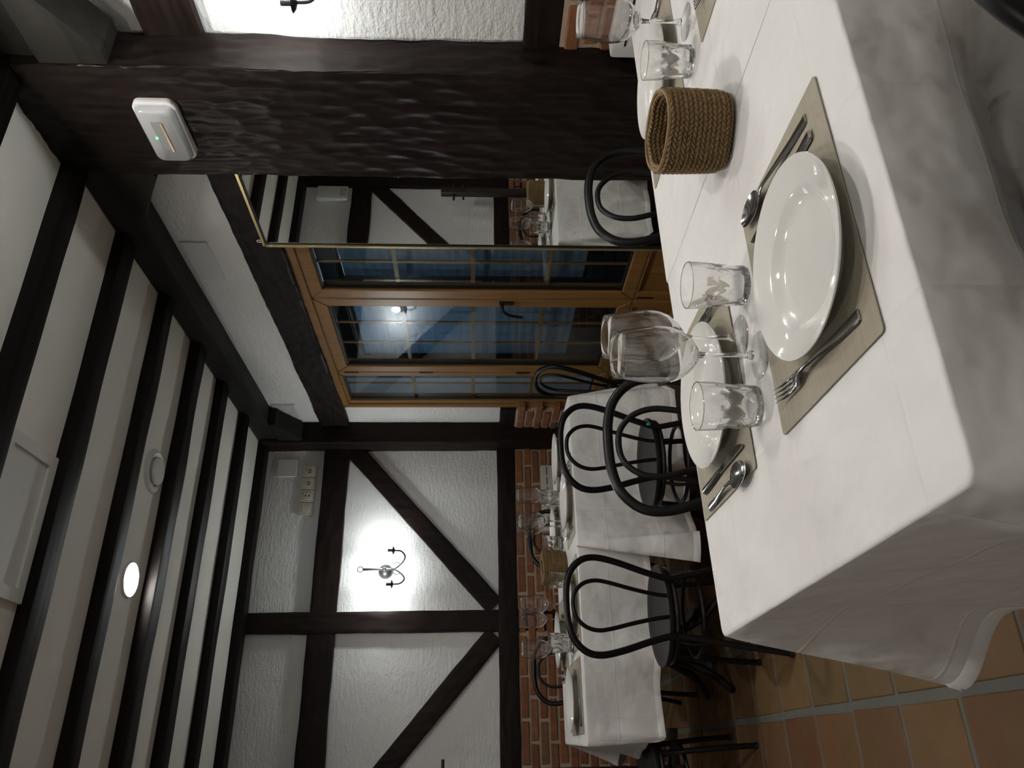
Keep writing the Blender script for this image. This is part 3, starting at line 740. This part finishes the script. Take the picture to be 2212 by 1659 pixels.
# ------------------------------------------------------------------ plates
pp = [(1e-6, .004), (.076, .004), (.086, .0056), (.094, .0115), (.0995, .0178), (.105, .0205), (.124, .0252), (.139, .0302), (.1435, .0322), (.1450, .0325), (.1452, .0308), (.1420, .0280), (.118, .0215), (.104, .0140), (.094, .0040), (.092, .0), (.083, .0), (.081, .0025), (1e-6, .0025)]
plate_me = MB().lathe(pp, 72).mesh('dinner_plate', True, 0, 60)
def plate(label, x, y): return tag(link('dinner_plate', plate_me, 'ceramic', None, (x, y, T+.0026)), label, 'plate', 'white dinner plates')
plate('large white plate nearest the camera with the fork beside it', .628, .865)
plate('white plate at the far side of the near left table', .640, 1.338)
plate('white plate behind the large woven basket', 1.560, 1.385)
plate('white plate at the near right place cut off by the frame', 1.570, .895)
plate('white plate at the left end of the far table', .250, 3.855)
plate('white plate at the front left place of the far table, behind the chair back', .665, 3.725)
plate('white plate at the front right place of the far table', 1.170, 3.700)
plate('white plate at the back left place of the far table', .578, 4.285)
plate('white plate at the back right place of the far table', 1.175, 4.295)
plate('white plate at the right end of the far table', 1.520, 4.02)
# ------------------------------------------------------------------ cutlery (local: handle end at y = 0, tip towards +y)
def strip(mb, st, th):
    """st: (y, half width, z, x centre)"""
    n = len(st); V = []; F = []
    for y, hw, z, xc in st:
        V += [(xc-hw, y, z), (xc-hw*.5, y, z+th), (xc+hw*.5, y, z+th), (xc+hw, y, z), (xc, y, z-th*.15)]
    for i in range(n-1):
        for k in range(5):
            l = (k+1) % 5; F.append((i*5+k, i*5+l, (i+1)*5+l, (i+1)*5+k))
    F += [tuple(range(5))[::-1], tuple((n-1)*5+k for k in range(5))]
    return mb.add(V, F)
H = [(0, .0085, .0012, 0), (.006, .0105, .0008, 0), (.05, .0085, .003, 0), (.10, .0045, .008, 0), (.145, .0030, .012, 0)]
fork_h = strip(MB(), H+[(.165, .0042, .0125, 0), (.178, .0105, .0100, 0), (.190, .0125, .0070, 0), (.198, .0127, .0058, 0)], .0028).mesh('handle', True, 0, 70)
tines = []
for k in range(4):
    x = -.0102+k*.0068
    tines.append(strip(MB(), [(.196, .0024, .0058, x), (.215, .0020, .0062, x), (.235, .0016, .0085, x*1.02), (.252, .0010, .0125, x*1.04), (.256, .0004, .0138, x*1.04)], .0020).mesh('tine', True, 0, 70))
spoon_h = strip(MB(), H+[(.160, .0036, .0115, 0), (.175, .0060, .0085, 0)], .0028).mesh('handle', True, 0, 70)
sb = MB(); V = []; F = []; nr, nt_ = 7, 28
for side in (0, 1):
    for i in range(nr+1):
        q = i/nr
        for k in range(nt_):
            t = 2*PI*k/nt_; yy = math.cos(t)*.042*q; xx = math.sin(t)*.0225*q*(1+.12*math.cos(t+PI)*q)
            V.append((xx, .214+yy, .0025+.0085*(q*q)+(.0015 if side else 0)))
for side in (0, 1):
    o_ = side*(nr+1)*nt_
    for i in range(nr):
        for k in range(nt_):
            l = (k+1) % nt_; F.append((o_+i*nt_+k, o_+i*nt_+l, o_+(i+1)*nt_+l, o_+(i+1)*nt_+k))
for k in range(nt_):
    l = (k+1) % nt_; F.append((nr*nt_+k, nr*nt_+l, (2*nr+1)*nt_+l, (2*nr+1)*nt_+k))
spoon_b = sb.add(V, F).mesh('bowl', True, 0, 60)
knife_h = strip(MB(), [(0, .0075, .003, 0), (.005, .0098, .0025, 0), (.06, .0090, .003, 0), (.105, .0065, .004, 0), (.118, .0060, .004, 0)], .0050).mesh('handle', True, 0, 70)
kb = MB(); V = []; F = []
for y, a, b in ((.116, -.0055, .0050), (.135, -.0080, .0055), (.18, -.0095, .0060), (.225, -.0085, .0060), (.245, -.0030, .0058), (.252, .0030, .0050)):
    V += [(a, y, .0050), (b, y, .0065), (b, y, .0045), (a, y, .0046)]
for i in range(5):
    for k in range(4):
        l = (k+1) % 4; F.append((i*4+k, i*4+l, (i+1)*4+l, (i+1)*4+k))
F += [(3, 2, 1, 0), (20, 21, 22, 23)]
knife_b = kb.add(V, F).mesh('blade', True, 0, 30)
def cut(kind, label, x, y, rz):
    t = thing(kind, label, kind, (x, y, T+.0024), rz, 'steel cutlery on the placemats')
    if kind == 'fork':
        link('handle', fork_h, 'steel', t)
        for m_ in tines: link('tine', m_, 'steel', t)
    elif kind == 'spoon': link('handle', spoon_h, 'steel', t); link('bowl', spoon_b, 'steel', t)
    else: link('handle', knife_h, 'steel', t); link('blade', knife_b, 'steel', t)
    return t
cut('fork', 'steel fork left of the plate nearest the camera', .487, .786, -.03)
cut('knife', 'steel knife half hidden by the plate nearest the camera', .788, .787, .02)
cut('spoon', 'steel spoon beside the knife on the nearest placemat', .824, .793, -.035)
cut('knife', 'steel knife at the far side of the near left table', .490, 1.487, PI+.02)
cut('spoon', 'steel spoon at the far left corner of the near left table', .452, 1.475, PI-.02)
cut('fork', 'steel fork behind the tumbler on the near left table', .805, 1.500, PI)
cut('fork', 'steel fork right of the plate behind the basket', 1.765, 1.530, PI-.05)
cut('knife', 'steel knife between the basket and the far right plate', 1.385, 1.530, PI)
cut('fork', 'steel fork at the near right place cut by the frame', 1.415, .815, -.06)
cut('knife', 'steel knife on the sideways mat at the left end of the far table', .125, 3.690, -PI/2+.06)
cut('fork', 'steel fork at the left end of the far table', .13, 4.03, -PI/2)
cut('fork', 'steel fork at the front left place of the far table', .505, 3.615, 0)
cut('knife', 'steel knife at the front left place of the far table', .825, 3.610, 0)
cut('fork', 'steel fork at the front right place of the far table', 1.010, 3.595, -.02)
cut('knife', 'steel knife at the front right place of the far table', 1.315, 3.590, 0)
cut('spoon', 'steel spoon at the front right place of the far table', 1.350, 3.592, 0)
cut('knife', 'steel knife at the back left place of the far table', .420, 4.400, PI)
cut('spoon', 'steel spoon at the back left place of the far table', .385, 4.400, PI)
cut('fork', 'steel fork at the back right place of the far table', 1.325, 4.405, PI)
cut('fork', 'steel fork at the right end of the far table', 1.640, 3.860, PI/2)
# ------------------------------------------------------------------ glasses
bo = [(.0055, .104), (.014, .108), (.028, .119), (.040, .135), (.0465, .153), (.0485, .170), (.0475, .190), (.0445, .212), (.0410, .233), (.0388, .248)]
bi = [(r-.0008, z+.0003) for r, z in bo[::-1] if z > .105]+[(.012, .1105), (1e-6, .1095)]
bowl_me = MB().lathe([(1e-6, .1035)]+bo+[(.0384, .2487)]+bi[0:], 44).mesh('bowl', True, 0, 60)
stem_me = MB().lathe([(1e-6, .1034), (.0062, .1034), (.0050, .098), (.0040, .085), (.0038, .055), (.0042, .030), (.0062, .020), (.0085, .0165), (.0075, .0125), (1e-6, .0120)], 24).mesh('stem', True, 0, 50)
foot_me = MB().lathe([(1e-6, .0119), (.008, .0118), (.016, .0080), (.028, .0048), (.0395, .0026), (.0412, .0016), (.0400, .0004), (1e-6, .0002)], 44).mesh('foot', True, 0, 50)
def wine(label, x, y, z=0.0008):
    t = thing('wine_glass', label, 'wine glass', (x, y, T+z), 0, 'stemmed wine glasses')
    link('bowl', bowl_me, 'bowlglass', t); link('stem', stem_me, 'stemglass', t); link('foot', foot_me, 'footglass', t)
    return t
def tf(r, t, z, k):
    if k > 13 or z > .066 or z < .008: return r
    a = 8*t; u = z/.029
    d1 = abs((a/PI+u) % 2-1); d2 = abs((a/PI-u) % 2-1)
    cutd = min(d1, d2)
    leaf_ = .5+.5*math.cos(16*t) if z > .048 else 0
    return r-.0030*(1-cutd)*min(1, (z-.008)/.008, (.066-z)/.004)-.0010*leaf_
to = [(1e-6, .0002), (.030, .0002), (.034, .0022), (.0358, .007), (.0366, .012), (.0372, .018), (.0378, .024), (.0383, .030), (.0388, .036), (.0392, .042), (.0396, .048), (.0400, .054), (.0403, .060), (.0407, .066), (.0412, .076), (.0416, .090), (.0419, .1045), (.0413, .1056), (.0402, .1045), (.0392, .085), (.0378, .068), (.0352, .055), (.0342, .036), (.0330, .020), (.0300, .0125), (1e-6, .0115)]
tum_me = MB().lathe(to, 96, fn=tf).mesh('tumbler', True, 0, 22)
def tumbler(label, x, y): return tag(link('tumbler', tum_me, 'tumblerglass', None, (x, y, T+.0009), random.uniform(0, 1)), label, 'tumbler', 'pressed glass water tumblers')
wine('front wine glass of the pair beside the nearest plate', .603, 1.105)
wine('rear wine glass of the pair beside the nearest plate', .676, 1.172)
wine('wine glass right of the large basket near the frame edge', 1.500, 1.165)
tumbler('pressed glass tumbler left of the two near wine glasses', .530, 1.152)
tumbler('pressed glass tumbler right of the two near wine glasses', .748, 1.113)
tumbler('pressed glass tumbler right of the large basket', 1.388, 1.178)
wine('wine glass standing behind a tumbler right of the far basket', 1.320, 4.060)
wine('front wine glass of the far pair near the heater', 1.120, 3.880)
wine('rear wine glass of the far pair near the heater', 1.135, 4.030)
wine('wine glass left of the far basket, right one of the pair', .705, 3.940)
wine('wine glass left of the far basket, left one of the pair', .655, 4.090)
wine('wine glass standing left of all others on the far table', .487, 3.920)
tumbler('pressed glass tumbler behind the front right plate of the far table', 1.262, 3.925)
tumbler('pressed glass tumbler right beside the far basket', 1.052, 4.075)
tumbler('pressed glass tumbler left beside the far basket', .806, 3.850)
tumbler('pressed glass tumbler at the left end of the far table, front one', .498, 3.845)
tumbler('pressed glass tumbler at the left end of the far table, rear one', .535, 4.010)
tumbler('pressed glass tumbler at the right end of the far table', 1.345, 4.170)
# ------------------------------------------------------------------ braided baskets
def basket_mesh():
    rows, lumps = 14, 50; nz = rows*6; ntk = lumps*7
    Hh, a_, b_ = .124, .083, .072; V = []; F = []
    def rad(t, e=3.0):
        c, s = abs(math.cos(t)), abs(math.sin(t)); return (c**e+s**e)**(-1/e)
    def pt(t, zf, inner):
        z = Hh*zf; bulge = 1-.10*(1-min(1, zf/.16))**2-.03*(zf-.5)**2+(.05*zf)
        k = zf*rows; fr_ = k-math.floor(k); row = math.floor(k)
        u = lumps*t/(2*PI)+.5*(row % 2)+(1.2 if row % 2 else -1.2)*(fr_-.5)
        fu = u-math.floor(u)
        h = (math.sin(PI*fr_)**.7)*(.04+.96*math.sin(PI*fu)**.8) if 0 < fr_ else 0
        r = rad(t)*bulge; d = .0082*h
        x, y = math.cos(t)*a_*r, math.sin(t)*b_*r; n = Vector((math.cos(t), math.sin(t)))
        s_ = (-.0065-d*.8) if inner else d-.002
        zz = z+.002*math.sin(3*t+1)*zf+.0012*math.sin(7*t)*zf
        return (x+n.x*s_, y+n.y*s_, zz)
    for side in (0, 1):
        for i in range(nz+1):
            for k in range(ntk): V.append(pt(2*PI*k/ntk, i/nz, side))
    for side in (0, 1):
        o_ = side*(nz+1)*ntk
        for i in range(nz):
            for k in range(ntk):
                l = (k+1) % ntk; F.append((o_+i*ntk+k, o_+i*ntk+l, o_+(i+1)*ntk+l, o_+(i+1)*ntk+k))
    for k in range(ntk):
        l = (k+1) % ntk; F.append((nz*ntk+k, nz*ntk+l, (2*nz+1)*ntk+l, (2*nz+1)*ntk+k))
    F.append(tuple(range(ntk)))
    me = bpy.data.meshes.new('basket_body'); me.from_pydata(V, [], F)
    bm = bmesh.new(); bm.from_mesh(me); bmesh.ops.recalc_face_normals(bm, faces=bm.faces)
    for f in bm.faces: f.smooth = True
    bm.to_mesh(me); bm.free(); return me
bmesh_ = basket_mesh()
def basket(label, x, y, rz):
    t = thing('woven_basket', label, 'basket', (x, y, T+.002), rz, 'braided seagrass baskets')
    link('basket_body', bmesh_, 'wicker', t)
    rim = MB().tube([(math.cos(a)*.0845*((abs(math.cos(a))**3+abs(math.sin(a))**3)**(-1/3)), math.sin(a)*.0735*((abs(math.cos(a))**3+abs(math.sin(a))**3)**(-1/3)), .1245+.002*math.sin(3*a+1)) for a in [k*2*PI/48 for k in range(48)]], .0042, 7, 1, True)
    rim.obj('rim_braid', 'wicker', t)
    bt = [(a*.93, b*.93, .004) for a, b in [(math.cos(q)*.076, math.sin(q)*.066) for q in [k*2*PI/32 for k in range(32)]]]
    MB().prism(bt, (0, 0, .004)).obj('basket_base', 'wicker', t)
    return t
bk = basket('large braided basket beside the near plate', 1.092, 1.092, .78)
o = MB().box((-.004, -.0015, -.002), (.004, .0015, .002)).obj('sticker', 'teal', bk, True, .001); o.location = (-.078, .020, .108); o.rotation_euler = (0, 0, PI/2+.3)
basket('braided basket standing on the far table', .905, 4.005, .78)

# ------------------------------------------------------------------ bentwood style chairs
def make_chair():
    t = thing('bistro_chair', '', 'chair', (0, 0, 0), 0, 'black bistro chairs')
    sq = lambda r, a, z, k: r*(1+.02*math.cos(2*a))
    MB().lathe([(1e-6, .446), (.12, .447), (.17, .452), (.192, .459), (.203, .458), (.206, .450), (.203, .440), (.190, .434), (1e-6, .434)], 44, fn=sq).obj('seat', 'chairseat', t)
    MB().tube([(.190*math.cos(a), .190*math.sin(a), .424) for a in [k*2*PI/36 for k in range(36)]], .011, 8, 1, True).obj('seat_ring', 'chair', t)
    R = [(.112, -.172, .425), (.117, -.180, .47), (.138, -.196, .55), (.172, -.216, .66), (.188, -.230, .745), (.176, -.240, .805), (.130, -.248, .851), (.068, -.252, .870)]
    P = R+[(0, -.253, .874)]+[(-x, y, z) for x, y, z in R[::-1]]
    MB().tube(P, .0135, 12, 6).obj('back_hoop', 'chair', t)
    I = [(.040, -.186, .43), (.046, -.190, .50), (.066, -.204, .60), (.090, -.220, .70), (.096, -.229, .755), (.082, -.238, .803), (.046, -.245, .838)]
    P = I+[(0, -.247, .847)]+[(-x, y, z) for x, y, z in I[::-1]]
    MB().tube(P, .0085, 10, 6).obj('inner_hoop', 'chair', t)
    for s in (-1, 1):
        l = MB().tube([(s*.112, -.172, .445), (s*.124, -.180, .36), (s*.160, -.205, .18), (s*.195, -.235, 0.004)], .0125, 10, 5).obj('leg', 'chair', t)
        MB().lathe([(.0135, 0), (.0145, .012), (.0135, .014)], 12, (s*.195, -.235, 0)).obj('rubber_foot', 'rubber', l)
        l = MB().tube([(s*.145, .115, .428), (s*.152, .122, .32), (s*.168, .135, .15), (s*.178, .142, .004)], .0125, 10, 5).obj('leg', 'chair', t)
        MB().lathe([(.0135, 0), (.0145, .012), (.0135, .014)], 12, (s*.178, .142, 0)).obj('rubber_foot', 'rubber', l)
        for (x, y) in ((.135, .105), (.125, -.135)):
            MB().tube([(s*x, y, .425), (s*x*1.12, y*1.08, .37), (s*(.165 if y > 0 else .14), y*1.18, .31)], .0075, 8, 4).obj('brace', 'chair', t)
    MB().tube([(.172*math.cos(a), -.012+.158*math.sin(a), .312) for a in [k*2*PI/40 for k in range(40)]], .009, 8, 1, True).obj('leg_ring', 'chair', t)
    return t
chair0 = make_chair()
chairs = [('black bistro chair in front of the far left table, fully seen from behind', .535, 3.275, .02),
          ('black bistro chair in front of the far right table, seen from behind', 1.185, 3.205, -.03),
          ('black bistro chair behind the near left table, its large hoop near the wine glasses', .745, 1.63, PI-.02),
          ('black bistro chair in front of the tall mirror behind the near right table', 1.590, 1.62, PI+.05),
          ('black bistro chair by the brick wall behind the far basket', 1.290, 4.63, PI+.03),
          ('black bistro chair by the brick wall behind the far left place', .480, 4.62, PI),
          ('black bistro chair seen edge-on by the door at the right end of the far table', 1.765, 4.00, PI/2),
          ('black bistro chair at the left end of the far table, cut by the frame', -.085, 3.80, -PI/2-.12),
          ('black bistro chair in the near right corner, cut off by the frame', .645, .605, .0)]
for k, (lab, x, y, rz) in enumerate(chairs):
    if k == 0: chair0.location = (x, y, 0); chair0.rotation_euler = (0, 0, rz); chair0['label'] = lab; c_ = chair0
    else: c_ = dup(chair0, lab, (x, y, 0), rz)
    if k == 1:
        st_ = MB().box((-.006, -.003, -.009), (.006, .003, .009)).mesh('sticker', True, .002)
        stk = (link('sticker', st_, 'teal', c_, (.118, -.196, .478)))
# ------------------------------------------------------------------ coat stand at the left edge of the picture
cs = thing('coat_stand', 'dark brown wooden coat stand by the back wall at the left edge', 'coat stand', (-.075, 5.06, 0))
MB().box((-.028, -.028, .02), (.028, .028, 1.53)).obj('post', 'rack', cs, True, .004)
for a, zz in ((0, 1.42), (PI, 1.42), (PI/2, 1.34), (-PI/2, 1.34)):
    MB().tube([(.02*math.cos(a), .02*math.sin(a), zz), (.085*math.cos(a), .085*math.sin(a), zz)], .010, 10, 1).obj('peg', 'rack', cs)
for a in (0, PI/2): 
    mb = MB().box((-.23, -.03, 0), (.23, .03, .045)); o = mb.obj('base_bar', 'rack', cs, True, .004); o.rotation_euler = (0, 0, a); o.location = (0, 0, 0 if a == 0 else .0005)
